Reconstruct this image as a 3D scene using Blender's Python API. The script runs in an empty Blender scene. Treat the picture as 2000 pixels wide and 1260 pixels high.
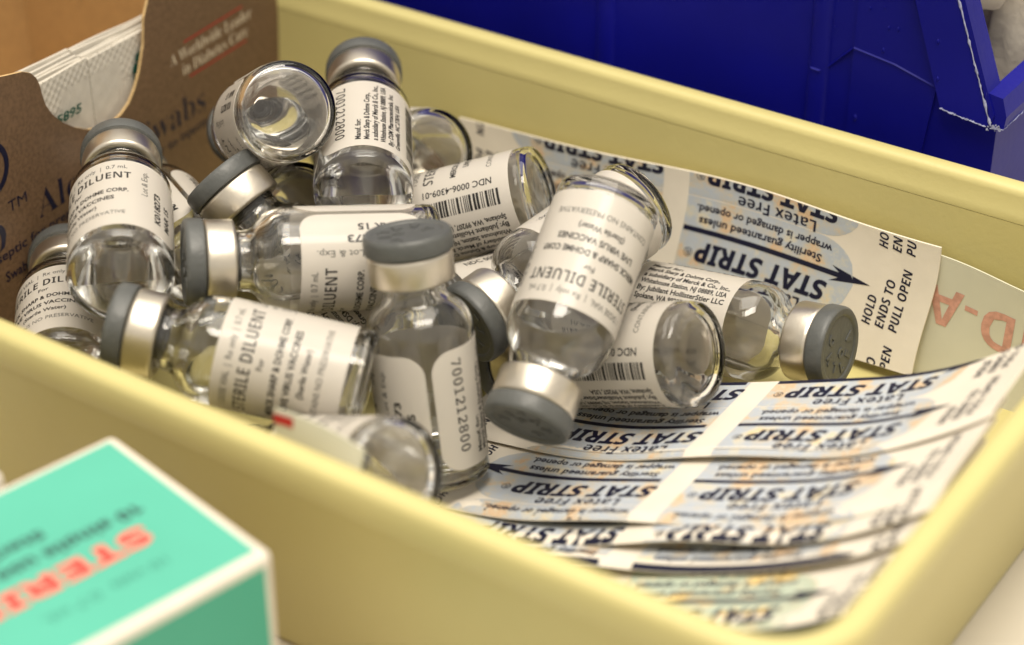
import bpy, bmesh, math, random
from mathutils import Vector, Matrix, noise

# ------------------------------------------------------------------ camera, world, lamps, exposure
MM = 0.001                                   # everything below is written in millimetres
sc = bpy.context.scene
col = sc.collection
random.seed(11)

def V(*a): return Vector(a)

HEAD = V(-0.56353, 0.82610, 0.0)             # horizontal heading of the view
RIGHT = V(0.82610, 0.56353, 0.0)
PITCH = math.radians(32)
FWD = HEAD*math.cos(PITCH) - V(0, 0, 1)*math.sin(PITCH)
UPV = HEAD*math.sin(PITCH) + V(0, 0, 1)*math.cos(PITCH)
CAM = V(167.74, -245.90, 186.0)
cd = bpy.data.cameras.new('camera')
cam = bpy.data.objects.new('camera', cd); col.objects.link(cam)
cd.sensor_width = 36; cd.lens = 72; cd.clip_start = 0.01; cd.clip_end = 50
m = Matrix((RIGHT, UPV, -FWD)).transposed().to_4x4(); m.translation = CAM*MM
cam.matrix_world = m
cd.dof.use_dof = True; cd.dof.focus_distance = 0.332; cd.dof.aperture_fstop = 11.5
cd.dof.aperture_blades = 0
sc.camera = cam

w = bpy.data.worlds.new('World'); sc.world = w; w.use_nodes = True
bg = w.node_tree.nodes['Background']
bg.inputs[0].default_value = (1.0, 0.93, 0.82, 1); bg.inputs[1].default_value = 0.72

def area(name, loc, target, sx, sy, power, color):
    l = bpy.data.lights.new(name, 'AREA'); l.shape = 'RECTANGLE'; l.size = sx*MM; l.size_y = sy*MM
    l.energy = power; l.color = color
    o = bpy.data.objects.new(name, l); col.objects.link(o)
    o.location = V(*loc)*MM
    o.rotation_euler = (V(*target)-V(*loc)).to_track_quat('-Z', 'Y').to_euler()
    return o
area('ceiling_light_panel', (138, -135, 550), (15, -20, 10), 330, 150, 2.8, (1.0, 0.91, 0.78))
area('ceiling_light_panel', (-60, 120, 950), (0, 0, 0), 800, 600, 5.5, (1.0, 0.93, 0.82))

sc.view_settings.view_transform = 'Standard'; sc.view_settings.look = 'None'
sc.view_settings.exposure = 0; sc.view_settings.gamma = 1
sc.view_settings.use_curve_mapping = False
cy = sc.cycles
cy.max_bounces = 24; cy.transmission_bounces = 20; cy.glossy_bounces = 8; cy.diffuse_bounces = 9
cy.transparent_max_bounces = 16; cy.caustics_refractive = True; cy.caustics_reflective = True
cy.blur_glossy = 0.5; cy.sample_clamp_indirect = 6.0
cy.use_denoising = True

# ------------------------------------------------------------------ materials
def mat(name, base, rough=0.5, metal=0.0, var=0.0, vscale=60.0, bump=0.0, bscale=400.0, coat=0.0, base2=None, spec=0.5, trans=0.0, ior=1.5, sss=0.0):
    M = bpy.data.materials.new(name); M.use_nodes = True
    nt = M.node_tree; p = nt.nodes['Principled BSDF']
    p.inputs['Base Color'].default_value = (*base, 1); p.inputs['Roughness'].default_value = rough
    p.inputs['Metallic'].default_value = metal; p.inputs['Coat Weight'].default_value = coat
    p.inputs['Coat Roughness'].default_value = 0.12
    p.inputs['Specular IOR Level'].default_value = spec
    p.inputs['Transmission Weight'].default_value = trans; p.inputs['IOR'].default_value = ior
    tc = nt.nodes.new('ShaderNodeTexCoord')
    if var > 0 or base2:
        n = nt.nodes.new('ShaderNodeTexNoise'); n.inputs['Scale'].default_value = vscale; n.inputs['Detail'].default_value = 5
        nt.links.new(tc.outputs['Object'], n.inputs['Vector'])
        r = nt.nodes.new('ShaderNodeValToRGB')
        b2 = base2 or tuple(c*(1-var) for c in base)
        r.color_ramp.elements[0].position = 0.36; r.color_ramp.elements[0].color = (*b2, 1)
        r.color_ramp.elements[1].position = 0.64; r.color_ramp.elements[1].color = (*base, 1)
        nt.links.new(n.outputs['Fac'], r.inputs[0]); nt.links.new(r.outputs[0], p.inputs['Base Color'])
    if bump > 0:
        n = nt.nodes.new('ShaderNodeTexNoise'); n.inputs['Scale'].default_value = bscale; n.inputs['Detail'].default_value = 4
        nt.links.new(tc.outputs['Object'], n.inputs['Vector'])
        b = nt.nodes.new('ShaderNodeBump'); b.inputs['Strength'].default_value = bump; b.inputs['Distance'].default_value = 0.0004
        nt.links.new(n.outputs['Fac'], b.inputs['Height']); nt.links.new(b.outputs[0], p.inputs['Normal'])
    return M

YELLOW = mat('yellow_plastic', (0.585, 0.515, 0.215), 0.42, var=0.06, vscale=25, bump=0.12, bscale=900)
BLUE = mat('blue_plastic', (0.004, 0.005, 0.23), 0.45, spec=0.18, var=0.25, vscale=35, bump=0.12, bscale=600)
BLUEWORN = mat('scuffed_blue_plastic', (0.42, 0.45, 0.68), 0.7, var=0.5, vscale=900)
BROWN = mat('printed_brown_card', (0.175, 0.103, 0.055), 0.55, var=0.30, vscale=1500, bump=0.10, bscale=1500)
KRAFT = mat('kraft_card', (0.50, 0.32, 0.135), 0.75, var=0.14, vscale=700, bump=0.10, bscale=1200)
CUT = mat('cut_card_edge', (0.62, 0.43, 0.20), 0.8, var=0.3, vscale=2500)
NAVY = mat('navy_ink', (0.003, 0.004, 0.026), 0.5)
BLACK = mat('black_ink', (0.012, 0.011, 0.010), 0.45)
GREYINK = mat('grey_ink', (0.10, 0.095, 0.085), 0.5)
WHITEINK = mat('cream_ink', (0.72, 0.62, 0.46), 0.5)
REDINK = mat('red_ink', (0.45, 0.02, 0.02), 0.5)
PINK = mat('faded_red_ink', (0.68, 0.36, 0.28), 0.6, var=0.25, vscale=900)
GREENINK = mat('dark_green_ink', (0.004, 0.075, 0.055), 0.4)
LABEL = mat('coated_label_paper', (0.88, 0.84, 0.775), 0.34, coat=0.35, var=0.03, vscale=120)
def translucent(M, amount):
    nt = M.node_tree; p = nt.nodes['Principled BSDF']; t = nt.nodes.new('ShaderNodeBsdfTranslucent'); x = nt.nodes.new('ShaderNodeMixShader')
    t.inputs[0].default_value = p.inputs['Base Color'].default_value; x.inputs[0].default_value = amount
    nt.links.new(p.outputs[0], x.inputs[1]); nt.links.new(t.outputs[0], x.inputs[2]); nt.links.new(x.outputs[0], nt.nodes['Material Output'].inputs[0])
translucent(LABEL, 0.52)
ALU = mat('brushed_aluminium', (0.72, 0.66, 0.56), 0.36, metal=1.0, var=0.08, vscale=300, bump=0.05, bscale=1500)
GREYCAP = mat('grey_cap_plastic', (0.092, 0.096, 0.092), 0.42, var=0.12, vscale=400, bump=0.22, bscale=1100)
RUBBER = mat('grey_rubber', (0.10, 0.10, 0.097), 0.6, var=0.15, vscale=300)
FOIL = mat('embossed_packet_foil', (0.62, 0.58, 0.50), 0.45, var=0.08, vscale=400)
TABLE = mat('pale_laminate', (0.66, 0.61, 0.52), 0.45, var=0.10, vscale=30)
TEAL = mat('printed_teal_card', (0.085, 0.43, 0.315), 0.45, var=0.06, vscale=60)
TEALSIDE = mat('shaded_teal_card', (0.065, 0.40, 0.27), 0.5, var=0.06, vscale=60)  # carton sides: the top's teal with shade put into the colour
WHITECARD = mat('white_card', (0.74, 0.68, 0.58), 0.6, var=0.06, vscale=200)
GAUZE = mat('cotton_gauze', (0.70, 0.64, 0.54), 0.9, var=0.12, vscale=90, bump=0.5, bscale=500)
PAPER = mat('white_wrapper_paper', (0.78, 0.72, 0.62), 0.42, var=0.05, vscale=200, bump=0.10, bscale=700)
PALEGREEN = mat('pale_green_paper', (0.65, 0.64, 0.52), 0.5, var=0.06, vscale=120)

def mat_art(stops):
    # printed map-like blotches of pale blue, stone and orange
    M = bpy.data.materials.new('printed_blotch_art'); M.use_nodes = True
    nt = M.node_tree; p = nt.nodes['Principled BSDF']; p.inputs['Roughness'].default_value = 0.42
    uv = nt.nodes.new('ShaderNodeUVMap')
    n1 = nt.nodes.new('ShaderNodeTexNoise'); n1.inputs['Scale'].default_value = 0.115; n1.inputs['Detail'].default_value = 6; n1.inputs['Roughness'].default_value = .62
    n2 = nt.nodes.new('ShaderNodeTexNoise'); n2.inputs['Scale'].default_value = 2.2; n2.inputs['Detail'].default_value = 2
    nt.links.new(uv.outputs[0], n1.inputs['Vector']); nt.links.new(uv.outputs[0], n2.inputs['Vector'])
    r = nt.nodes.new('ShaderNodeValToRGB'); cr = r.color_ramp
    cr.elements[0].position, cr.elements[0].color = stops[0][0], (*stops[0][1], 1)
    cr.elements[1].position, cr.elements[1].color = stops[-1][0], (*stops[-1][1], 1)
    for q, c in stops[1:-1]:
        e = cr.elements.new(q); e.color = (*c, 1)
    mx = nt.nodes.new('ShaderNodeMix'); mx.data_type = 'FLOAT'; mx.inputs[0].default_value = 0.10
    nt.links.new(n1.outputs['Fac'], mx.inputs[2]); nt.links.new(n2.outputs['Fac'], mx.inputs[3])
    nt.links.new(mx.outputs[0], r.inputs[0]); nt.links.new(r.outputs[0], p.inputs['Base Color'])
    return M
ART = mat_art([(0.30, (0.66, 0.62, 0.52)), (0.40, (0.66, 0.46, 0.28)), (0.435, (0.58, 0.52, 0.42)), (0.475, (0.50, 0.51, 0.51)), (0.54, (0.45, 0.50, 0.57)), (0.60, (0.58, 0.57, 0.51)), (0.67, (0.72, 0.58, 0.34))])
ART2 = mat_art([(0.30, (0.80, 0.60, 0.24)), (0.42, (0.78, 0.58, 0.24)), (0.46, (0.60, 0.57, 0.40)), (0.50, (0.44, 0.52, 0.42)), (0.56, (0.50, 0.55, 0.44)), (0.60, (0.70, 0.64, 0.44)), (0.66, (0.80, 0.62, 0.26))])

def mat_glass(name, ior, tint):
    M = bpy.data.materials.new(name); M.use_nodes = True
    nt = M.node_tree; p = nt.nodes['Principled BSDF']
    p.inputs['Base Color'].default_value = (*tint, 1); p.inputs['Roughness'].default_value = 0.0
    p.inputs['Transmission Weight'].default_value = 1.0; p.inputs['IOR'].default_value = ior
    return M
GLASS = mat_glass('clear_vial_glass', 1.50, (0.995, 0.995, 0.985))
LIQUID = mat_glass('clear_diluent', 1.333, (1.0, 1.0, 0.995))

# ------------------------------------------------------------------ mesh helpers
class MB:
    """collects vertices (mm) and faces, builds one mesh"""
    def __init__(s): s.v = []; s.f = []; s.m = []; s.uv = None
    def add(s, verts, faces, mi=0):
        o = len(s.v); s.v += [tuple(p) for p in verts]
        s.f += [tuple(i+o for i in f) for f in faces]; s.m += [mi]*len(faces)
    def box(s, a, b, mi=0, f=None):
        (x0, y0, z0), (x1, y1, z1) = a, b
        P = [(x, y, z) for z in (z0, z1) for y in (y0, y1) for x in (x0, x1)]
        if f: P = [f(*p) for p in P]
        s.add(P, [(0, 2, 3, 1), (4, 5, 7, 6), (0, 1, 5, 4), (2, 6, 7, 3), (0, 4, 6, 2), (1, 3, 7, 5)], mi)
    def lathe(s, prof, n=48, mi=0, closed=True):
        # profile of (r, z); a radius of 0 becomes a pole
        rings = []
        for r, z in prof:
            if r < 1e-6: rings.append([len(s.v)]); s.v.append((0, 0, z))
            else:
                rings.append(list(range(len(s.v), len(s.v)+n)))
                s.v += [(r*math.cos(2*math.pi*k/n), r*math.sin(2*math.pi*k/n), z) for k in range(n)]
        for A, B in zip(rings, rings[1:]):
            for k in range(n):
                a, b = A[k % len(A)], A[(k+1) % len(A)]; c, d = B[(k+1) % len(B)], B[k % len(B)]
                f = [a, b, c, d]; g = []
                for i in f:
                    if i not in g: g.append(i)
                if len(g) > 2: s.f.append(tuple(g)); s.m.append(mi)
    def grid(s, nu, nv, fn, thick=0.0, mi=0, nrm=None):
        """sheet fn(i/nu, j/nv) -> (point, normal); closed slab when thick > 0"""
        top = []; bot = []
        for j in range(nv+1):
            for i in range(nu+1):
                p, n = fn(i/nu, j/nv); top.append(Vector(p)); bot.append(Vector(p)-Vector(n)*thick)
        W = nu+1; F = []
        for j in range(nv):
            for i in range(nu):
                a = j*W+i; F.append((a, a+1, a+W+1, a+W))
        if thick <= 0: s.add(top, F, mi); return
        o = len(top); G = list(F)
        G += [tuple(reversed([i+o for i in f])) for f in F]
        ring = [i for i in range(nu)] + [j*W+nu for j in range(nv)] + [nv*W+i for i in range(nu, 0, -1)] + [j*W for j in range(nv, 0, -1)]
        for k in range(len(ring)):
            a, b = ring[k], ring[(k+1) % len(ring)]; G.append((b, a, a+o, b+o))
        s.add(top+bot, G, mi)
    def mesh(s, name, mats, smooth=False, sharp=None):
        me = bpy.data.meshes.new(name)
        me.from_pydata([(x*MM, y*MM, z*MM) for x, y, z in s.v], [], s.f)
        for M in (mats if isinstance(mats, (list, tuple)) else [mats]): me.materials.append(M)
        if any(s.m): me.polygons.foreach_set('material_index', s.m)
        if smooth:
            me.polygons.foreach_set('use_smooth', [True]*len(me.polygons))
            if sharp: me.set_sharp_from_angle(angle=math.radians(sharp))
        me.update(); return me

def link(name, me, parent=None, matrix=None):
    o = bpy.data.objects.new(name, me); col.objects.link(o)
    if parent: o.parent = parent
    if matrix is not None: o.matrix_local = matrix
    return o
def build(name, mb, mats, parent=None, smooth=False, sharp=35, matrix=None):
    return link(name, mb.mesh(name, mats, smooth, sharp), parent, matrix)
def empty(name, loc=(0, 0, 0)):
    o = bpy.data.objects.new(name, None); col.objects.link(o); o.empty_display_size = 0.005
    o.location = V(*loc)*MM; return o
def tag(o, label=None, cat=None, group=None, kind=None):
    if label: o['label'] = label
    if cat: o['category'] = cat
    if group: o['group'] = group
    if kind: o['kind'] = kind
    return o

# lettering -----------------------------------------------------------------
def style(s, base, digit=None):
    out = ''
    for ch in s:
        if 'A' <= ch <= 'Z': out += chr(base+ord(ch)-65)
        elif 'a' <= ch <= 'z': out += chr(base+26+ord(ch)-97)
        elif ch.isdigit() and digit: out += chr(digit+int(ch))
        else: out += ch
    return out
def serif(s): return style(s, 0x1D400, 0x1D7CE)
def bold(s): return style(s, 0x1D5D4, 0x1D7EC)
def boldit(s): return style(s, 0x1D63C)
def mono(s): return style(s, 0x1D670, 0x1D7F6)
_tc = {}
def text2d(s, size, align='L', weight=0.0, width=None, shear=0.0, res=2):
    """flat glyph triangles in the xy plane (mm): points, triangles"""
    key = (s, weight, shear, res)
    if key not in _tc:
        c = bpy.data.curves.new('t', 'FONT'); c.body = s; c.size = 1; c.resolution_u = res
        c.offset = weight; c.shear = shear
        o = bpy.data.objects.new('t', c); col.objects.link(o)
        me = bpy.data.meshes.new_from_object(o.evaluated_get(bpy.context.evaluated_depsgraph_get()))
        me.calc_loop_triangles()
        P = [(v.co.x, v.co.y) for v in me.vertices]
        T = [tuple(t.vertices) for t in me.loop_triangles]
        T2 = []
        for a, b, c2 in T:
            ar = (P[b][0]-P[a][0])*(P[c2][1]-P[a][1])-(P[c2][0]-P[a][0])*(P[b][1]-P[a][1])
            T2.append((a, b, c2) if ar > 0 else (a, c2, b))
        bpy.data.objects.remove(o); bpy.data.curves.remove(c); bpy.data.meshes.remove(me)
        _tc[key] = (P, T2)
    P, T = _tc[key]
    if not P: return [], []
    x0 = min(p[0] for p in P); x1 = max(p[0] for p in P)
    k = size; kx = size if width is None else width/(x1-x0)
    off = {'L': -x0, 'C': -(x0+x1)/2, 'R': -x1}[align]
    return [((x+off)*kx, y*k) for x, y in P], T
class Print:
    """flat artwork in 2D that is later laid onto a surface"""
    def __init__(s): s.p = []; s.t = []; s.m = []
    def text(s, txt, x, y, size, rot=0, align='L', mi=0, **kw):
        P, T = text2d(txt, size, align, **kw); o = len(s.p); c, n = math.cos(math.radians(rot)), math.sin(math.radians(rot))
        s.p += [(x+a*c-b*n, y+a*n+b*c) for a, b in P]; s.t += [tuple(i+o for i in t) for t in T]; s.m += [mi]*len(T)
    def poly(s, pts, mi=0):
        o = len(s.p); s.p += list(pts); s.t.append(tuple(range(o, o+len(pts)))); s.m.append(mi)
    def rect(s, x0, y0, x1, y1, mi=0, nx=1, ny=1):
        for i in range(nx):
            for j in range(ny):
                a, b = x0+(x1-x0)*i/nx, x0+(x1-x0)*(i+1)/nx; c, d = y0+(y1-y0)*j/ny, y0+(y1-y0)*(j+1)/ny
                s.poly([(a, c), (b, c), (b, d), (a, d)], mi)
    def clip(s, x0, y0, x1, y1):
        me = bmesh.new(); vs = [me.verts.new((a, b, 0)) for a, b in s.p]
        for t, k in zip(s.t, s.m):
            try: f = me.faces.new([vs[i] for i in t]); f.material_index = k
            except ValueError: pass
        for co, no in (((x0, 0, 0), (-1, 0, 0)), ((x1, 0, 0), (1, 0, 0)), ((0, y0, 0), (0, -1, 0)), ((0, y1, 0), (0, 1, 0))):
            bmesh.ops.bisect_plane(me, geom=me.verts[:]+me.edges[:]+me.faces[:], plane_co=co, plane_no=no, clear_outer=True, dist=1e-6)
        me.verts.index_update()
        s.p = [(v.co.x, v.co.y) for v in me.verts]; s.t = [tuple(v.index for v in f.verts) for f in me.faces]; s.m = [f.material_index for f in me.faces]
        me.free(); return s
    def lay(s, fn):
        mb = MB(); mb.v = [tuple(fn(a, b)) for a, b in s.p]; mb.f = list(s.t); mb.m = list(s.m); return mb

# ------------------------------------------------------------------ the setting: table
FZ, H = -5.0, 32.0                           # floor of the yellow bin, height of its rim
mb = MB(); mb.add([(-900, -700, -7), (900, -700, -7), (900, 900, -7), (-900, 900, -7)], [(0, 1, 2, 3)])
tag(build('table_top', mb, TABLE), 'pale laminate table top under the bins', kind='structure')

# ------------------------------------------------------------------ yellow bin
def rounded_path(x0, x1, y0, y1, r, bow=0.0):
    """closed loop with outward normals; the long sides bow a little"""
    pts = []
    for cx, cy_, a0 in ((x1-r, y0+r, -90), (x1-r, y1-r, 0), (x0+r, y1-r, 90), (x0+r, y0+r, 180)):
        for k in range(9):
            a = math.radians(a0+90*k/8); pts.append((V(cx+r*math.cos(a), cy_+r*math.sin(a)), V(math.cos(a), math.sin(a))))
    # extra points along the long sides
    out = []
    for i, (p, n) in enumerate(pts):
        out.append((p, n)); q, n2 = pts[(i+1) % len(pts)]
        if (q-p).length > 20:
            for k in range(1, 16):
                t = k/16; pp = p.lerp(q, t); out.append((pp+n*bow*math.sin(math.pi*t)*(1 if abs(n.y) > .9 else .3), n))
    return out
PATH = rounded_path(-185, 95.6, -81.5, 35.5, 9, bow=0.0)
def sweep(prof, closed_prof=False):
    mb = MB(); n = len(PATH); k = len(prof)
    for p, nn in PATH:
        for o, z in prof: mb.v.append((p.x+nn.x*o, p.y+nn.y*o, z))
    for i in range(n):
        a, b = i*k, ((i+1) % n)*k
        for j in range(k-1 if not closed_prof else k):
            j2 = (j+1) % k; mb.f.append((a+j, b+j, b+j2, a+j2)); mb.m.append(0)
    return mb
yb = empty('storage_bin', (0, -23, -7))
ORIG = Matrix.Translation(V(0, 23, 7)*MM)
tag(yb, 'pale yellow plastic storage bin full of glass vials and wrapped bandages', 'bin')
wall = sweep([(-2.2, FZ), (-1.9, FZ+1.2), (0.0, H-6.2), (0.0, H-6.0), (1.7, H-6.0), (1.7, H-6.2), (-1.2, -5.6), (-2.0, -6.9), (-3.4, -6.9)])
wall.f.append(tuple(i*9+0 for i in range(len(PATH)))); wall.m.append(0)
wall.f.append(tuple(i*9+8 for i in reversed(range(len(PATH))))); wall.m.append(0)
build('bin_wall', wall, YELLOW, yb, smooth=True, sharp=40, matrix=ORIG)
rim = sweep([(-0.02, H-5.9), (0.0, H-4.4), (0.12, H-4.25), (0.15, H-1.3), (0.45, H-0.5), (1.1, H), (3.0, H), (3.8, H-0.4), (4.2, H-1.2), (4.25, H-4.9), (3.9, H-5.6), (3.3, H-5.7), (2.9, H-5.4), (1.72, H-5.3), (1.71, H-5.9)], True)
build('rim', rim, YELLOW, yb, smooth=True, sharp=50, matrix=ORIG)

# ------------------------------------------------------------------ blue bin behind
BY = 52.0
bb = empty('hopper_bin', (-40, BY, -7)); BM = Matrix.Translation(V(40, -BY, 7)*MM)
tag(bb, 'dark blue plastic hopper bin with scuffed edges behind the yellow bin', 'bin')
mb = MB()                                    # side wall, a slab with the slanted front edge of a hopper bin
def prism(mb, poly, y0, y1, mi=0):
    n = len(poly)
    mb.add([(x, y0, z) for x, z in poly]+[(x, y1, z) for x, z in poly],
           [tuple(range(n)), tuple(range(2*n-1, n-1, -1))]+[((i+1) % n, i, i+n, (i+1) % n+n) for i in range(n)], mi)
prism(mb, [(-230, -7), (62.0, -7), (62.0, 36.0), (59.6, 41.0), (52.2, 59.0), (46, 74), (30, 84), (-230, 84)], BY, BY+2.4)
build('side_wall', mb, BLUE, bb, matrix=BM)
mb = MB(); mb.box((-230, 150, -7), (62, 152.4, 84)); build('side_wall', mb, BLUE, bb, matrix=BM)
mb = MB(); mb.box((-232, BY, -7), (-229.5, 152, 84)); build('back_wall', mb, BLUE, bb, matrix=BM)
mb = MB(); mb.box((-230, BY+2.4, -6.9), (62, 150, -4.5)); build('bin_floor', mb, BLUE, bb, matrix=BM)
mb = MB()                                    # low front wall with its lip
mb.box((59.8, BY+2.4, -4.5), (62.0, 150, 35.8))
build('front_wall', mb, BLUE, bb, matrix=BM)
mb = MB(); prism(mb, [(59.7, 34.2), (64.0, 34.2), (64.2, 36.5), (63.2, 39.6), (60.4, 40.0), (59.7, 37.5)], BY-2.2, 150)
o = build('front_lip', mb, BLUE, bb, matrix=BM)
mb = MB()                                    # flange along the slanted opening
prism(mb, [(52.6, 35.1), (60.9, 34.0), (61.9, 34.4), (53.9, 54.0), (48.2, 68), (40.5, 68), (46.2, 52.6)], BY-2.3, BY-0.02)
fl = build('flange', mb, BLUE, bb, matrix=BM)
mb = MB()
prism(mb, [(61.7, 34.6), (61.0, 37.2), (53.9, 54.2), (46.2, 73.0), (47.2, 73.4), (54.9, 54.6), (60.4, 40.6), (62.2, 36.4)], BY-2.5, BY+2.6)
build('inner_edge', mb, BLUE, bb, matrix=BM)
# white scuffs along the edges: a thin ragged bead
def ragged(mb, pts, r, seed, n=70):
    rnd = random.Random(seed); rings = []
    tot = sum((b-a).length for a, b in zip(pts, pts[1:]))
    for k in range(n+1):
        t = tot*k/n; i = 0
        while i < len(pts)-2 and t > (pts[i+1]-pts[i]).length: t -= (pts[i+1]-pts[i]).length; i += 1
        p = pts[i].lerp(pts[i+1], min(1, t/(pts[i+1]-pts[i]).length)); rr = r*(0.35+0.9*rnd.random()**2)
        jx, jz = (rnd.random()-.5)*r*.7, (rnd.random()-.5)*r*.7
        rings.append([(p.x+jx+rr*math.cos(a), p.y+rr*.5*math.sin(a), p.z+jz+rr*math.sin(a+1)) for a in (0, 1.57, 3.14, 4.71)])
    o = len(mb.v)
    for q in rings: mb.v += q
    for k in range(n):
        for j in range(4): mb.f.append((o+k*4+j, o+k*4+(j+1) % 4, o+k*4+4+(j+1) % 4, o+k*4+4+j)); mb.m.append(0)
mb = MB(); ragged(mb, [V(47.6, BY-2.5, 70), V(53.95, BY-2.5, 54.1), V(61.75, BY-2.5, 34.4)], 0.20, 3)
build('scuffed_edge', mb, BLUEWORN, fl)
mb = MB(); ragged(mb, [V(52.6, BY-2.35, 35.1), V(56.5, BY-2.35, 34.5), V(60.9, BY-2.35, 34.0)], 0.19, 5, 40); build('scuffed_edge', mb, BLUEWORN, fl)
mb = MB(); ragged(mb, [V(61.6, BY-2.4, 34.0), V(64.05, BY-2.3, 34.3), V(64.1, BY+30, 34.3)], 0.23, 8, 60)
for k in range(12):
    p = V(62+random.uniform(-.9, 1.6), BY-2.4, 34.4+random.uniform(-.9, .8)); r = random.uniform(.12, .38)
    mb.add([(p.x+r*math.cos(a)*random.uniform(.6, 1.2), p.y-.1, p.z+r*math.sin(a)*random.uniform(.6, 1.2)) for a in [j*math.pi/4 for j in range(8)]], [tuple(range(8))])
build('scuffed_corner', mb, BLUEWORN, o)
for x in (-14.4, 28.9, -95):                 # upright ribs
    mb = MB(); n = 8
    P = [(x+2.0*math.cos(math.pi*k/n+math.pi), BY-1.0*math.sin(math.pi*k/n)) for k in range(n+1)]
    P = [(x-2.0, BY+.1), (x-1.7, BY-.6), (x-1.1, BY-1.0), (x+1.1, BY-1.0), (x+1.7, BY-.6), (x+2.0, BY+.1)]
    k = len(P); mb.add([(a, b, -6.9) for a, b in P]+[(a, b, 83) for a, b in P], [(i, i+1, i+1+k, i+k) for i in range(k-1)])
    build('rib', mb, BLUE, bb, smooth=True, sharp=60, matrix=BM)
mb = MB(); prism(mb, [(35.3, -6.9), (45.9, -6.9), (50.9, 37.5), (43.0, 58), (41, 83), (35.3, 83)], BY-.55, BY+.2)
build('raised_panel', mb, BLUE, bb, matrix=BM)
mb = MB()
pts = [V(26.9, BY, 36.2), V(28.0, BY-1.0, 35.5), V(29.6, BY-1.0, 35.4), V(31.0, BY, 36.4), V(35.3, BY-.5, 41.0), V(43, BY-.5, 39.9), V(50.6, BY-.5, 37.8)]
for a, b in zip(pts, pts[1:]):
    d = (b-a).normalized(); n = V(0, 1, 0).cross(d); q = [V(0, -.3, 0), n*.22, V(0, .3, 0), n*-.22]
    mb.add([a+p for p in q]+[b+p for p in q], [(i, (i+1) % 4, (i+1) % 4+4, i+4) for i in range(4)])
build('moulded_line', mb, BLUE, bb, matrix=BM)
mb = MB()                                    # small specks and drips moulded into the wall
for x, z, r in ((37.6, 48.8, .34), (40.2, 49.6, .30), (41.3, 46.1, .42), (43.0, 46.3, .50), (40.7, 41.9, .55), (50.9, 46.7, .52), (51.6, 40.2, .48), (36.8, 28.2, .7), (31.6, 44.0, .26), (39.5, 51.8, .4)):
    n = 10; y = BY-.56 if x < 47 else BY-2.32
    R = [(x+r*.55*math.cos(2*math.pi*k/n), y, z+r*math.sin(2*math.pi*k/n)) for k in range(n)]
    R2 = [(x+r*.3*math.cos(2*math.pi*k/n), y-.22, z+r*.55*math.sin(2*math.pi*k/n)) for k in range(n)]
    mb.add(R+R2, [(k, (k+1) % n, (k+1) % n+n, k+n) for k in range(n)]+[tuple(range(n, 2*n))])
build('speck', mb, BLUE, bb, smooth=True, matrix=BM)['kind'] = 'stuff'
# crumpled gauze inside the blue bin
def crumple(name, c, r, seed, label):
    mb = MB(); nu, nv = 40, 24
    for j in range(nv+1):
        for i in range(nu):
            th = math.pi*j/nv; ph = 2*math.pi*i/nu
            d = V(math.sin(th)*math.cos(ph), math.sin(th)*math.sin(ph), math.cos(th))
            k = 1+.30*noise.noise(d*1.6+V(seed, 0, 0))+.16*noise.noise(d*4+V(seed, 3, 0))
            mb.v.append((d.x*r[0]*k, d.y*r[1]*k, d.z*r[2]*k))
    for j in range(nv):
        for i in range(nu): mb.f.append((j*nu+i, j*nu+(i+1) % nu, (j+1)*nu+(i+1) % nu, (j+1)*nu+i)); mb.m.append(0)
    o = build(name, mb, GAUZE, smooth=True, sharp=None); o.location = V(*c)*MM
    tag(o, label, 'gauze', 'gauze pads heaped in the blue bin'); return o
for i, (c, r) in enumerate((((38, 70, 62), (16, 13, 22)), ((55, 88, 42), (13, 15, 30)), ((33, 92, 34), (22, 18, 26)), ((50, 116, 52), (16, 17, 34)), ((40, 78, 8), (18, 20, 16)))):
    crumple('gauze_pad', c, r, 2.7*i+1, 'white crumpled gauze heaped inside the dark blue hopper bin')

# ------------------------------------------------------------------ brown swab box at the back left
BO = V(-79.60, 35.4, 0.0); BW = V(-0.078459, 0.996917, 0); BN = V(0.996917, 0.078459, 0)
def bx(a, d, z): p = BO+BW*a-BN*d; return (p.x, p.y, z)       # a along the face, d depth behind the face
sb = empty('swab_box', bx(-52, 30, FZ)); SBM = sb.matrix_basis.copy()
SBM = Matrix.Translation(-V(*bx(-52, 30, FZ))*MM)
tag(sb, 'brown printed cardboard box of alcohol swabs with torn open notch', 'box')
notch = [(-78.3, 44.3), (-75.5, 43.6), (-73.0, 43.0), (-71.1, 42.0), (-69.9, 40.6), (-69.3, 39.0), (-69.0, 37.0), (-68.5, 35.0), (-67.3, 32.8), (-65.0, 30.2), (-62.0, 27.9), (-58.5, 25.9), (-55.0, 24.8), (-52.0, 24.4), (-49.2, 25.0), (-46.8, 26.2), (-44.9, 28.2), (-43.3, 30.6), (-42.2, 33.1), (-41.3, 35.3), (-40.9, 37.5), (-40.5, 40.0), (-39.0, 42.6), (-37.6, 46), (-36.8, 50), (-36.4, 56), (-34, 60)]
notch = [(.975*a, z-.25+.02*a) for a, z in notch]
face = [(-104, FZ+.02), (0, FZ+.02), (0, 62), (-33, 62)] + list(reversed(notch)) + [(-84, 44.6), (-92, 48), (-104, 53)]
def panel(poly, d0, d1, front, back, edge):
    mb = MB(); n = len(poly)
    mb.add([bx(a, d0, z) for a, z in poly], [tuple(range(n))], front)
    mb.add([bx(a, d1, z) for a, z in poly], [tuple(reversed(range(n)))], back)
    mb.add([bx(a, d0, z) for a, z in poly]+[bx(a, d1, z) for a, z in poly], [((i+1) % n, i, i+n, (i+1) % n+n) for i in range(n)], edge)
    return mb
fp = build('front_panel', panel(face, 0, .55, 0, 1, 2), [BROWN, KRAFT, CUT], sb, matrix=SBM)
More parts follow.
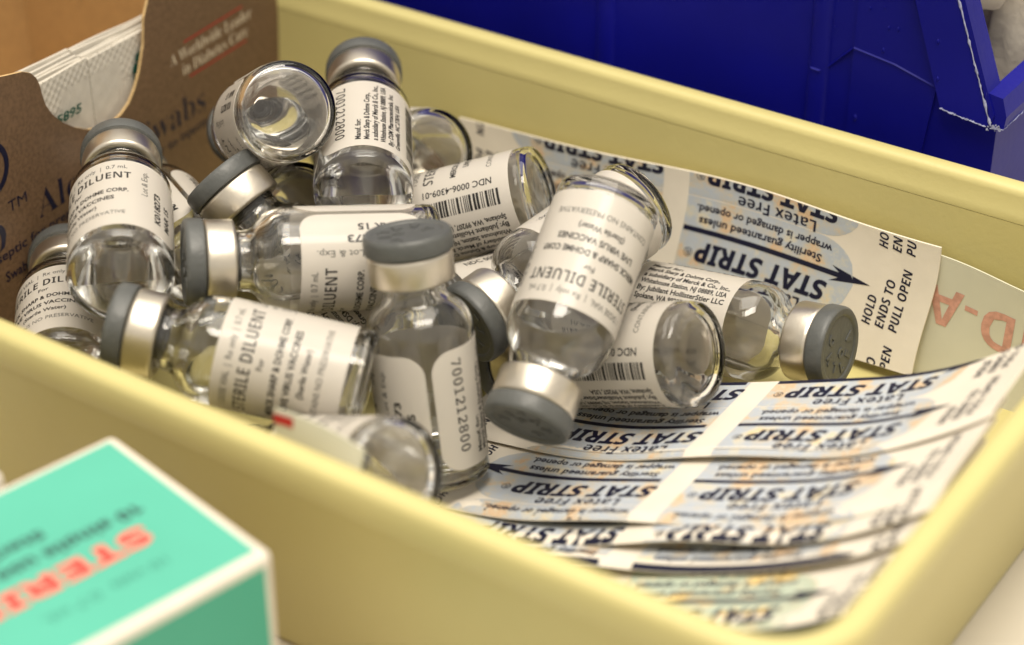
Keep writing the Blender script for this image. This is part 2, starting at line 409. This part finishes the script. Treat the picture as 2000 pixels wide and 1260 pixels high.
def slab(a0, a1, d0, d1, z0, z1):
    mb = MB(); mb.box((a0, d0, z0), (a1, d1, z1), f=bx); return mb
build('back_panel', slab(-104, 0, 66, 66.6, FZ+.02, 92), KRAFT, sb, matrix=SBM)
build('side_panel', slab(-.55, 0, .56, 65.9, FZ+.02, 62), [KRAFT], sb, matrix=SBM)
build('side_panel', slab(-104, -103.45, .56, 65.9, FZ+.02, 60), [KRAFT], sb, matrix=SBM)
build('box_bottom', slab(-103.4, -.6, .6, 65.9, FZ+.02, FZ+.5), KRAFT, sb, matrix=SBM)
pr = Print()
pr.text(serif('Alcohol Swabs'), -73.8, 15.5, 7.5, mi=0, weight=-0.012, width=48.6)
pr.text(serif('BD'), -93.6, 13.9, 8.6, mi=0, weight=-.01)
pr.text('TM', -80.9, 20.2, 2.9, mi=0, width=4.7)
pr.text('Antiseptic for preparation of skin prior to injection', -91.2, 12.3, 2.55, mi=0, width=69, weight=.012)
pr.text('100', -91, 8.0, 2.7, mi=0, weight=.02); pr.text('Swabs', -83.9, 8.0, 2.7, mi=0, weight=.012)
pr.text(serif('A Worldwide Leader'), -34.4, 27.9, 3.3, mi=1, weight=-.012, width=25.6)
pr.text(serif('in Diabetes Care'), -31.0, 24.8, 3.3, mi=1, weight=-.012, width=20.6)
pr.rect(-30.0, 31.0, -11.4, 31.3, 2); pr.rect(-29.2, 23.75, -10.8, 24.05, 2)
n = 28
for k in range(n):                           # round emblem beside the wordmark
    a, b = 2*math.pi*k/n, 2*math.pi*(k+1)/n
    pr.poly([(-84.4+r*math.cos(t), 29.6+r*math.sin(t)) for r, t in ((5.2, a), (5.2, b), (4.1, b), (4.1, a))])
build('lettering', pr.lay(lambda a, b: bx(.975*a, -.05, b-.25+.02*a)), [NAVY, WHITEINK, REDINK], fp)
# foil swab packets standing in the box
def packet(i, d, top, near=False):
    r = empty('swab_packet', bx(-52, d, FZ+1)); inv = Matrix.Translation(-V(*bx(-52, d, FZ+1))*MM)
    rnd = random.Random(40+i); ph = rnd.uniform(0, 6)
    tl = [top+rnd.uniform(-.3, .3), top+rnd.uniform(-.3, .3)]
    for h, (a0, a1) in enumerate(((-98, -53.1), (-52.9, -6))):
        mb = MB(); nu, nv = (150, 130) if near else (30, 4)
        def fn(u, v):
            a = a0+(a1-a0)*u; z = FZ+1+(tl[h]-FZ-1)*v
            e = 0
            if near:                         # pressed cross-hatch
                z_ = tl[h]-z; g = max(math.cos((a+z)*3.6), 0)**3+max(math.cos((a-z)*3.6), 0)**3; fine = max(math.cos((a+z)*6.2), 0)**2+max(math.cos((a-z)*6.2), 0)**2
                wide = 1.0 if z_ < 5.5+.35*(a+60)*(-1 if h == 0 else 0) else 0
                band = 1.0 if abs(a+53) < 8 and z_ > 3.2 else 0
                e = .13*g*(1-band)*(1 if z_ < 6.8 else .0)+.08*fine*band
                if z > tl[h]-.2: z += .12*math.sin(a*9+h)
            w_ = .5*math.sin(a*.13+ph)+.25*math.sin(a*.31+2*ph)
            fan = -i*.95*max(0, min(1, (a+84)/46))
            return bx(a, d+w_*(0.3 if near else .5)+.6*(v-.5)-e+fan, z), BN
        build('packet_half', (mb.grid(nu, nv, fn, .5), mb)[1], FOIL, r, smooth=True, sharp=50, matrix=inv)
    if near:
        pr = Print(); pr.text('155895', -66.3, 27.7, 2.3, weight=.03, width=9.6, shear=.15)
        cx, cz = -37.6, 28.6
        for k in range(12):
            a = 2*math.pi*k/12; pr.poly([(cx+rr*math.cos(t), cz+rr*math.sin(t)) for rr, t in ((.9, a+.1), (4.8, a+.04), (5.0, a+.26), (4.8, a+.48), (.9, a+.42))])
        build('lettering', pr.lay(lambda a, b: bx(a, d-.62+.6*((b-FZ-1)/(top-FZ-1)-.5), b)), GREENINK, r, matrix=inv)
    tag(r, 'foremost white foil swab packet with crosshatch embossing and green print' if near else 'white foil swab packet in the brown box, %s behind the foremost crosshatched one' % ('first', 'second', 'third', 'fourth', 'fifth')[i-1], 'packet', 'swab packets filed in the brown box')
for i in range(6): packet(i, 1.7+1.45*i, (36.0, 35.8, 36.1, 36.0, 36.3, 36.9)[i], i == 0)

# ------------------------------------------------------------------ vials
RB, LV = 8.2, 39.5
glass_prof = [(0, .6), (3.5, .5), (5.6, .15), (6.8, 0), (7.5, .1), (8.0, .45), (8.2, 1.1), (8.2, 12), (8.2, 24.2), (8.08, 25.2), (7.7, 26.3), (7.05, 27.3), (6.2, 28.1), (5.4, 28.7), (4.95, 29.3), (4.75, 30.0), (4.7, 31.0), (4.8, 31.7), (5.2, 32.1), (6.0, 32.3), (6.1, 32.8), (6.1, 35.9), (5.9, 36.2), (3.5, 36.2), (3.4, 36.0), (3.4, 30.2), (3.6, 29.4), (4.3, 28.35), (5.5, 27.35), (6.35, 26.5), (7.0, 25.6), (7.35, 24.3), (7.4, 23.5), (7.4, 2.6), (7.2, 1.7), (6.6, 1.2), (5.0, 1.15), (2.5, 1.35), (0, 1.45)]
mb = MB(); mb.lathe(glass_prof, 64)
GLASSM = mb.mesh('glass_body', GLASS, True, None)
mb = MB(); mb.lathe([(5.0, 32.2), (5.3, 31.8), (6.0, 31.75), (6.4, 31.95), (6.5, 32.3), (6.5, 35.7), (6.42, 36.15), (6.2, 36.45), (5.2, 36.5), (5.2, 36.3), (6.15, 36.2), (6.15, 32.6), (5.2, 32.4), (5.0, 32.2)], 64)
SEALM = mb.mesh('seal_collar', ALU, True, 55)
mb = MB(); mb.lathe([(0, 36.5), (6.3, 36.5), (6.72, 36.65), (6.8, 36.9), (6.8, 38.7), (6.7, 39.15), (6.4, 39.45), (5.7, 39.5), (5.4, 39.42), (5.2, 39.2), (0, 39.2)], 64)
CAPM = mb.mesh('flip_cap', GREYCAP, True, 40)
mb = MB(); mb.lathe([(0, 31.4), (1.6, 31.4), (1.9, 31.0), (2.9, 31.0), (3.3, 31.4), (3.3, 36.25), (5.1, 36.3), (5.1, 36.48), (0, 36.48)], 40)
STOPM = mb.mesh('rubber_stopper', RUBBER, True, 40)
# raised moulding on the cap top
mb = MB()
for ch, a, r in (('D', 100, 3.1), ('R', 155, 3.2), ('T', 205, 3.2), ('O', 262, 1.3), ('A', 330, 3.3), ('F', 285, 3.5), ('L', 245, 3.7)):
    P, T = text2d(ch, 2.3, 'C', .05); c, s_ = math.cos(math.radians(a)), math.sin(math.radians(a)); t = math.radians(a+90)
    Q = [(r*c+x*math.cos(t)-(y-.8)*math.sin(t), r*s_+x*math.sin(t)+(y-.8)*math.cos(t)) for x, y in P]
    nP = len(Q); E = {}
    for tr in T:
        for i in range(3):
            e = (tr[i], tr[(i+1) % 3]); E[e] = 1
    rimE = [e for e in E if (e[1], e[0]) not in E]
    mb.add([(x, y, 39.36) for x, y in Q]+[(x, y, 39.1) for x, y in Q], list(T)+[(a_, a_+nP, b_+nP, b_) for a_, b_ in rimE])
EMBM = mb.mesh('raised_letters', GREYCAP)
# label: wraps the body, rounded corners at the slot where its ends meet
RL = RB+.07; LW = 2*math.pi*RL-1.0; LZ0, LZ1, CR = 3.2, 22.4, 3.4
def lab(s, z, e=0.0): t = s/RL; return ((RL+e)*math.cos(t), (RL+e)*math.sin(t), z)
mb = MB(); cols = [CR*(1-math.cos(math.pi/2*k/8)) for k in range(9)]
cols = cols + [CR+(LW-2*CR)*k/90 for k in range(1, 90)] + [LW-c for c in reversed(cols)]
def corner(s):
    d = min(s, LW-s); return 0 if d >= CR else CR-math.sqrt(max(CR*CR-(CR-d)**2, 0))
zz = [(LZ0+corner(s), LZ1-corner(s)) for s in cols]; n = len(cols)
mb.v = [lab(s, a) for s, (a, b) in zip(cols, zz)]+[lab(s, b) for s, (a, b) in zip(cols, zz)]+[lab(s, a, -.055) for s, (a, b) in zip(cols, zz)]+[lab(s, b, -.055) for s, (a, b) in zip(cols, zz)]
for i in range(n-1):
    mb.f += [(i, i+1, n+i+1, n+i), (2*n+i+1, 2*n+i, 3*n+i, 3*n+i+1), (i+1, i, 2*n+i, 2*n+i+1), (n+i, n+i+1, 3*n+i+1, 3*n+i)]
mb.m = [0]*len(mb.f)
LABELM = mb.mesh('label', LABEL, True, 40)
def label_print(maker, num, seed):
    pr = Print(); rnd = random.Random(seed)
    for k, ch in enumerate(num): pr.text(mono(ch), 3.3, 20.3-k*1.52, 2.7, rot=-90, align='C', weight=.008)
    lines = ['Manuf. for:', 'Merck Sharp & Dohme Corp.,', 'a subsidiary of Merck & Co., Inc.,', 'Whitehouse Station, NJ 08889, USA'] + maker
    for k, t in enumerate(lines): pr.text(t, 7.7+k*1.42, 4.9, 1.32, rot=90, weight=.024, width=min(16.4, .53*len(t)))
    z = 5.2                                   # bar code
    while z < 20.6:
        b = rnd.choice((.16, .16, .3, .44)); pr.rect(16.6, z, 19.4, min(z+b, 20.8), nx=4); z += b+rnd.choice((.16, .2, .34))
    pr.text('NDC 0006-4309-01', 21.6, 6.2, 1.72, rot=90, weight=.014, width=12.6)
    c = 32.3
    pr.text('1 DOSE VIAL  |  Rx only  |  0.7 mL', c, 19.9, 1.45, align='C', width=17.2, weight=.004, mi=1)
    pr.text(bold('STERILE DILUENT'), c, 16.9, 2.65, align='C', width=18.4, weight=-.010)
    pr.text('For', c, 15.2, 1.3, align='C', weight=.01)
    pr.text('MERCK SHARP & DOHME CORP.', c, 12.8, 1.45, align='C', width=17.6, weight=.024)
    pr.text('LIVE VIRUS VACCINES', c, 10.7, 1.45, align='C', width=13.2, weight=.024)
    pr.text('(Sterile Water)', c, 8.7, 1.4, align='C', width=7.6, weight=.016)
    pr.text('CONTAINS NO PRESERVATIVE', c, 6.3, 1.38, align='C', width=16.6, mi=1)
    pr.text('Lot & Exp.', 44.2, 12.8, 1.5, rot=90, width=7.2, mi=1)
    pr.text('K018273', 46.6, 6.4, 1.65, rot=90, width=8.8, weight=.03)
    pr.text('MAR 15', 48.7, 6.4, 1.65, rot=90, width=7.0, weight=.03)
    return pr.lay(lambda s, z: lab(s, z, .035)).mesh('lettering', [BLACK, GREYINK])
PRINT_A = label_print(['By: DSM Pharmaceuticals, Inc.', 'Greenville, NC 27834, USA'], '7001212800', 5)
PRINT_B = label_print(['By: Jubilant HollisterStier LLC', 'Spokane, WA 99207, USA'], '7001246800', 9)
cav = [(0, 1.40), (2.5, 1.30), (5.0, 1.10), (6.63, 1.15), (7.24, 1.67), (7.45, 2.6), (7.45, 23.5), (7.4, 24.3), (7.05, 25.65), (6.4, 26.55), (5.55, 27.4), (4.35, 28.4), (3.3, 28.9), (0, 28.9)]
def liquid(frame, fill):
    mb = MB(); mb.lathe(cav, 48); bm = bmesh.new()
    vs = [bm.verts.new(p) for p in mb.v]
    for f in mb.f: bm.faces.new([vs[i] for i in f])
    g = frame.to_3x3().inverted() @ V(0, 0, 1)
    rnd = random.Random(1); hs = []
    for _ in range(1500):
        a, r, z = rnd.uniform(0, 6.283), 7*math.sqrt(rnd.random()), rnd.uniform(1.8, 27.6)
        hs.append(V(r*math.cos(a), r*math.sin(a), z).dot(g))
    hs.sort(); lvl = hs[int(fill*len(hs))]
    bmesh.ops.bisect_plane(bm, geom=bm.verts[:]+bm.edges[:]+bm.faces[:], plane_co=g*lvl, plane_no=g, clear_outer=True, dist=1e-5)
    ed = [e for e in bm.edges if e.is_boundary]
    if ed: bmesh.ops.edgeloop_fill(bm, edges=ed)
    bmesh.ops.recalc_face_normals(bm, faces=bm.faces[:])
    for f in bm.faces: f.smooth = True
    bmesh.ops.scale(bm, vec=(MM, MM, MM), verts=bm.verts[:])
    me = bpy.data.meshes.new('diluent'); bm.to_mesh(me); bm.free(); me.materials.append(LIQUID)
    me.set_sharp_from_angle(angle=math.radians(50)); return me
VG = 'glass vials of diluent heaped in the yellow bin'
# base point (mm), axis towards the cap, label position (mm along the wrap) that faces the viewer, print, fill, label
VIALS = [
 ((-33.13, -57.50, 25.58), (-0.6820, 0.7297, 0.0501), 40.0, 0, .34, 'grey capped glass vial lying high against the brown box and covering its word Alcohol'),
 ((-41.73, -63.84, 7.24), (-0.6926, 0.7213, 0.0071), 36.2, 0, .34, 'grey capped glass vial low between brown box and near rim, reading Rx only'),
 ((-37.64, -34.40, 15.43), (-0.8790, 0.4747, -0.0443), 46.0, 0, .34, 'mostly hidden glass vial behind the one leaning on the box, only label showing'),
 ((-30.29, -19.78, 39.92), (-0.7090, 0.4961, -0.5012), 41.0, 0, .34, 'glass vial with its round clear bottom up, on top beside the word Swabs'),
 ((-9.29, -26.13, 3.52), (-0.7614, -0.0428, 0.6468), 12.0, 0, .34, 'tilted vial showing mainly its grey and silver cap below the bottom up vial'),
 ((-18.74, -15.71, 25.60), (-0.6025, 0.7878, 0.1282), 8.2, 0, .34, 'vial with its cap against the far yellow wall and number 7001212800 upright'),
 ((-23.52, 10.15, 21.00), (-0.8472, 0.3799, -0.3715), 30.0, 0, .34, 'vial bottom peeking out between the far wall and the capped vial before it'),
 ((-0.19, -21.22, 23.33), (-0.6794, -0.7272, 0.0973), 43.0, 0, .34, 'vial lying level with grey cap end on, label reading MAR 15 upside down'),
 ((13.75, -40.56, -2.00), (-0.2165, 0.1303, 0.9676), 51.0, 0, .30, 'upright vial standing cap up with the slot between its label ends showing'),
 ((7.02, -48.02, 16.19), (-0.8711, -0.4511, 0.1943), 33.0, 0, .34, 'vial lying along the near rim with STERILE DILUENT reading sideways'),
 ((26.32, -66.12, 18.53), (-0.8932, 0.1498, -0.4240), 20.0, 0, .34, 'blurred clear vial bottom just above the near rim beside the upright vial'),
 ((-0.02, 9.58, 21.10), (-0.8552, -0.3846, -0.3475), 16.8, 1, .34, 'lying vial with barcode and NDC number upside down against the bandage wrapper'),
 ((16.25, 13.56, 21.86), (-0.2147, -0.9586, -0.1872), 35.0, 1, .34, 'vial lying under the highest tilted vial, silver cap beside the upright vial'),
 ((22.66, -6.33, 33.82), (0.1516, -0.8172, -0.5561), 33.0, 1, .42, 'highest tilted vial pointing its cap down onto the bandage wrappers, label upside down'),
 ((43.00, -11.89, 15.67), (-0.9362, -0.0297, -0.3502), 20.5, 1, .34, 'lying vial on the wrappers with round glass bottom out and barcode upside down'),
 ((17.39, 10.51, 4.03), (0.9888, -0.0154, 0.1485), 16.5, 1, .34, 'lying vial with lettered grey cap end next to the printed wrapper arrow'),
 ((-30.29, -17.57, 20.57), (-0.8204, 0.3082, -0.4816), 15.0, 0, .34, 'buried vial with a bit of label and barcode beside the tilted grey cap'),
 ((-5.79, -14.37, 6.06), (0.3223, 0.9414, -0.0990), 30.0, 0, .34, 'deeply buried vial glimpsed between the upright vial cap and the barcode vial'),
]
def vial(base, axis, face, var, fill, label):
    z = V(*axis).normalized(); b = V(*base)
    tocam = CAM-(b+z*15); x = (tocam-z*tocam.dot(z)).normalized(); y = z.cross(x)
    fr = Matrix((x, y, z)).transposed().to_4x4() @ Matrix.Rotation(-face/RL, 4, 'Z')
    r = empty('glass_vial'); mw = fr.copy(); mw.translation = b*MM; r.matrix_world = mw
    tag(r, label, 'vial', VG)
    link('glass_body', GLASSM, r); link('diluent', liquid(fr, fill), r)
    lb = link('label', LABELM, r); link('lettering', PRINT_B if var else PRINT_A, lb)
    link('seal_collar', SEALM, r); link('rubber_stopper', STOPM, r)
    c = link('flip_cap', CAPM, r); link('raised_letters', EMBM, c)
    return r
for v in VIALS: vial(*v)

# ------------------------------------------------------------------ bandage wrappers
WL, WR, WH = -46.5, 50.3, 25.0               # ends of the wrapper either side of its middle seam, width
def wrapper_print(shift):
    """letters stand upside down towards the viewer: printed in turned coordinates, rows every 15 mm, cut off at the edges"""
    art = Print(); txt = Print()
    for side in (1, -1):
        a, b = (3.0, 36.5) if side > 0 else (-35.5, -2.0)
        n = 16
        for row in range(-1, 3):
            c = row*15+shift
            lo, hi = c-6.5, c+8.3
            pts = 18
            for i in range(n*2):
                x0, x1 = a+(b-a)*i/(n*2), a+(b-a)*(i+1)/(n*2)
                def half(x):
                    d = (b-x) if side > 0 else (x-a); R = 7.5
                    return 1.0 if d > R else math.sqrt(max(0, 1-((R-d)/R)**2))
                m_ = (lo+hi)/2; h_ = (hi-lo)/2
                for j in range(6):
                    f0, f1 = -1+2*j/6, -1+2*(j+1)/6
                    art.poly([(x0, m_+h_*f0*half(x0)), (x1, m_+h_*f0*half(x1)), (x1, m_+h_*f1*half(x1)), (x0, m_+h_*f1*half(x0))])
    for row in range(-1, 4):
        c = row*15-shift                      # turned frame: X = -p, Q = -q
        for x0, sgn in ((-32.0, 1), (1.8, -1)):
            txt.text(bold('STAT STRIP'), x0, c+.2, 4.9, width=25.5, weight=.022, shear=.12)
            txt.text('\u00ae', x0+26.0, c+1.6, 2.3)
            txt.text(bold('Latex Free'), x0+4.2, c+4.5, 3.1, width=15.2)
            txt.text('Sterility guaranteed unless', x0+2.2, c-4.5, 2.15, width=24.0, weight=.026)
            txt.text('wrapper is damaged or opened.', x0+.6, c-6.9, 2.15, width=26.4, weight=.026)
            if sgn > 0: xt, xe = -39.5, -3.2
            else: xt, xe = 38.5, 2.6
            d = 1 if xe > xt else -1
            for k in range(10):
                u0, u1 = xt+d*4+(xe-xt-d*4)*k/10, xt+d*4+(xe-xt-d*4)*(k+1)/10
                txt.poly([(u0, c-2.4), (u1, c-2.4), (u1, c-1.4), (u0, c-1.4)] if d > 0 else [(u1, c-2.4), (u0, c-2.4), (u0, c-1.4), (u1, c-1.4)])
            txt.poly([(xt, c-1.9), (xt+d*7.5, c-3.4), (xt+d*5.2, c-1.9)] if d > 0 else [(xt, c-1.9), (xt+d*5.2, c-1.9), (xt+d*7.5, c-3.4)])
            txt.poly([(xt, c-1.9), (xt+d*5.2, c-1.9), (xt+d*7.5, c-.4)] if d > 0 else [(xt, c-1.9), (xt+d*7.5, c-.4), (xt+d*5.2, c-1.9)])
        for k, t in enumerate(('HOLD', 'ENDS TO', 'PULL OPEN')):
            txt.text(boldit(t), -41.2-k*2.45, c+5.2, 2.25, rot=-90, align='L', width=(5.6, 9.4, 12.2)[k])
            txt.text(boldit(t), 38.0+k*2.3, c-7.6, 2.25, rot=90, align='L', width=(5.6, 9.4, 12.2)[k])
    art.clip(WL+.1, -WH/2+.1, WR-.1, WH/2-.1)
    txt.p = [(-a, -b) for a, b in txt.p]
    txt.clip(WL+.1, -WH/2+.1, WR-.1, WH/2-.1)
    return art, txt
def wrapper(surf, shift, label, group=None, paper=PAPER, artm=ART, uvo=0.0, base=(0, 0, 0)):
    """surf(p, q) -> point, normal ; p along the wrapper, q across it (away from the viewer)"""
    r = empty('bandage_wrapper', base); inv = Matrix.Translation(-V(*base)*MM)
    mb = MB()
    mb.grid(64, 20, lambda u, v: surf(WL+(WR-WL)*u, -WH/2+WH*v), .35)
    build('wrapper_sheet', mb, paper, r, smooth=True, sharp=60, matrix=inv)
    art, txt = wrapper_print(shift)
    def lay(e):
        def f(p, q):
            a, n = surf(p, q); return tuple(Vector(a)+Vector(n)*e)
        return f
    ma = art.lay(lay(.03)); me = ma.mesh('printed_art', artm, True)
    uvl = me.uv_layers.new(name='UVMap')
    for lp in me.loops: uvl.data[lp.index].uv = (art.p[lp.vertex_index][0]+uvo, art.p[lp.vertex_index][1]+uvo*.7)
    link('printed_art', me, r, inv)
    build('lettering', txt.lay(lay(.06)), NAVY, r, matrix=inv)
    tag(r, label, 'wrapper', group); return r
def with_normal(f):
    def g(p, q):
        a = f(p, q); e = .05; du = f(p+e, q)-f(p-e, q); dv = f(p, q+e)-f(p, q-e); n = du.cross(dv).normalized(); return a, n
    return g
# one stands against the far wall
def standing(p, q):
    t = (q+WH/2)/WH                           # 0 at the foot
    x = 12.0+p*1.0+.4*math.sin(q*.2)
    z = -4.6+23.2*t+.035*p+(.9*math.sin(p*.06+1) if t > .5 else .9*math.sin(p*.06+1)*2*t)
    y = 27.3+5.1*(1-max(0, 1-t)**1.7)+.5*math.sin(p*.12)*(t)
    return V(x, y, z)
wrapper(with_normal(standing), -0.5, 'white printed bandage wrapper standing against the far yellow wall behind the vials', uvo=13, base=(12, 28, -4))
# the rest lie fanned on a slope that rises to the right-hand end of the bin
PSI = math.radians(3.8); CP, SP = math.cos(PSI), math.sin(PSI)
def height(x):
    k = 9.0; return -3.6+.40*k*math.log(1+math.exp((x-25)/k))
def lying(tc, drop, ph, lift):
    def f(p, q):
        t = tc+q; b = max(0, p-20); pp = p*.925-.0036*b*b; x = 51.8+pp*CP-t*SP; y = -54+pp*SP+t*CP
        e = (q+WH/2)/WH
        z = height(x)+.0068*b*b-drop+lift*(1-e)**2*(.6+.4*math.sin(p*.07+ph))+.35*math.sin(p*.16+ph)*(1-e)+.9*e*0
        curl = max(0, (1-e)*WH-WH+1.3); z -= .5*curl*curl
        return V(x, y, max(z, -4.4+.03*ph))
    return with_normal(f)
GW = 'bandage wrappers fanned on the floor of the yellow bin'
for k, (tn, drop, ph, lift, sh, lb) in enumerate((
    (29.0, 0.0, 1.0, .9, -5.0, 'topmost bandage wrapper of the fanned pile, lying under the lying vials'),
    (11.0, 1.1, 2.2, 1.3, -2.2, 'second bandage wrapper of the fanned pile, next below the topmost one'),
    (7.2, 2.4, 0.4, 1.6, 6.4, 'third bandage wrapper of the fanned pile showing mostly its folded white edge'),
    (3.4, 3.8, 3.1, 1.4, 1.0, 'fourth bandage wrapper of the pile, a folded white edge above the yellow blotched one'),
    (-9.5, 5.4, 4.4, .8, 7.2, 'lowest fanned bandage wrapper with large yellow blotches near the near rim'))):
    wrapper(lying(tn+WH/2, drop, ph, lift), sh, lb, GW, artm=ART2 if k == 4 else ART, uvo=31*k+5, base=(54, -54+tn, -4))
mb = MB()
def under(u, v):
    x = 34+58*u; return V(x, -77+24*v, max(-4.3, height(x)-8.6+2.2*v)), V(0, 0, 1)
mb.grid(12, 8, under, .4)
tag(build('paper_leaflet', mb, mat('pale_blue_paper', (0.46, 0.54, 0.58), .6, var=.35, vscale=60)), 'pale blue paper under the fanned wrappers at the near wall', 'paper')
# pale wrapper with red lettering behind the pile
bp = empty('bandage_packet', (76, 30, -4)); inv = Matrix.Translation(-V(76, 30, -4)*MM)
def bsurf(p, q):
    return V(57+p, 33.0-.03*p-2.5*(1-q/22)**2, -4.4+q*1.02-.06*p+.5*math.sin(p*.2))
bs = with_normal(bsurf)
mb = MB(); mb.grid(20, 10, lambda u, v: bs(36*u, 21.8*v), .3); build('packet_sheet', mb, PALEGREEN, bp, smooth=True, sharp=60, matrix=inv)
pr = Print(); pr.text(bold('BAND-AID'), 0, 0, 9.4, width=46); pr.p = [(40-a, 16.5-b) for a, b in pr.p]; pr.clip(.2, .2, 35.8, 21.6)
build('lettering', pr.lay(lambda p, q: tuple(bs(p, q)[0]+bs(p, q)[1]*.06)), PINK, bp, matrix=inv)
tag(bp, 'pale packet with faded red upside down letters in the far right corner', 'packet')
# scrap of wrapper tucked behind the near rim
mb = MB()
def scrap(u, v): return V(15.5+13*u, -79.6+2.5*v*u+1.0*v, 22+10.6*v-3.0*u*u*v), V(0, -1, .2).normalized()
mb.grid(10, 6, scrap, .25); so = build('wrapper_scrap', mb, PALEGREEN, smooth=True, sharp=60)
tag(so, 'pale scrap of wrapper with red print tucked inside the near rim', 'wrapper')
pr = Print(); pr.rect(.0, .80, .22, .94, nx=3, ny=3)
build('red_print', pr.lay(lambda u, v: tuple(scrap(u, v)[0]+scrap(u, v)[1]*.1)), REDINK, so)

# ------------------------------------------------------------------ teal cartons in front
def carton(name, origin, ang, lx, ly, z0, z1, label, full):
    c, s = math.cos(math.radians(ang)), math.sin(math.radians(ang)); ox, oy = origin
    def T(x, y, z): return (ox+x*c-y*s, oy+x*s+y*c, z)
    base = T(lx/2, -ly/2, z0); r = empty(name, base); inv = Matrix.Translation(-V(*base)*MM)
    mb = MB(); e = 1.3                        # body with worn white rounded edges
    bm = bmesh.new(); bmesh.ops.create_cube(bm, size=1)
    for v in bm.verts: v.co = V((v.co.x+.5)*lx, (v.co.y-.5)*ly, z0+(v.co.z+.5)*(z1-z0))
    bmesh.ops.bevel(bm, geom=bm.edges[:], offset=1.1, segments=3, affect='EDGES', profile=.5)
    bm.verts.index_update()
    mb.add([T(*v.co) for v in bm.verts], [tuple(v.index for v in f.verts) for f in bm.faces]); bm.free()
    build('carton_body', mb, WHITECARD, r, smooth=True, sharp=40, matrix=inv)
    mb = MB(); g = 1.5
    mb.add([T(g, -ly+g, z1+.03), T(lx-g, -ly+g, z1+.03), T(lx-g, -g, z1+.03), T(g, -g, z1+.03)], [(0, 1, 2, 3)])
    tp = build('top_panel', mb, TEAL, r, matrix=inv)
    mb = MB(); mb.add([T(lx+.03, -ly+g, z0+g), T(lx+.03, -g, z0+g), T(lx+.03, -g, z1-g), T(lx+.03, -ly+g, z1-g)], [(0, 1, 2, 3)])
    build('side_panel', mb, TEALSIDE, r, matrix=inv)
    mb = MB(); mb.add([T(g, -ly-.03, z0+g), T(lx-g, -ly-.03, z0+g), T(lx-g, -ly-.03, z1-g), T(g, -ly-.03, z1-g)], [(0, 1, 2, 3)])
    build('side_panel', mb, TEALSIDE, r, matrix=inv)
    if full:
        pr = Print()                          # reads from the far end towards the near end, upside down for the viewer
        def ln(t, off, start, size, width, mi, **k): pr.text(t, start, -off, size, width=width, mi=mi, **k)
        ln('10 vials  0.7 mL', 8.4, 10.5, 2.0, 17, 1)
        ln(bold('STERILE'), 15.3, 9.0, 4.7, 29, 0, weight=.03)
        ln(bold('10 single use vials'), 19.4, 6.6, 2.6, 29, 2, weight=.02)
        ln(bold('Sterile water'), 23.2, 18.5, 2.4, 20, 2, weight=.02)
        ln(bold('for vaccines'), 26.6, 25, 2.4, 18, 2, weight=.02)
        def lay(a, b): return T(lx+b, -a, z1+.08)
        build('lettering', pr.lay(lay), [mat('bright_red_ink', (.85, .06, .045), .5), mat('faint_green_ink', (.03, .20, .15), .5), mat('dark_ink', (.012, .05, .045), .5)], tp)
    tag(r, label, 'carton', 'teal cartons in front of the yellow bin'); return r
carton('medicine_carton', (-1.1, -92.2), -12.2, 34.6, 62, -7, 30, 'teal carton with red STERILE lettering and white edges before the yellow bin', True)
carton('medicine_carton', (-44, -98.0), -12.2, 38.0, 60, -7, 29.4, 'second teal carton beside the lettered one, only its pale corner showing', False)
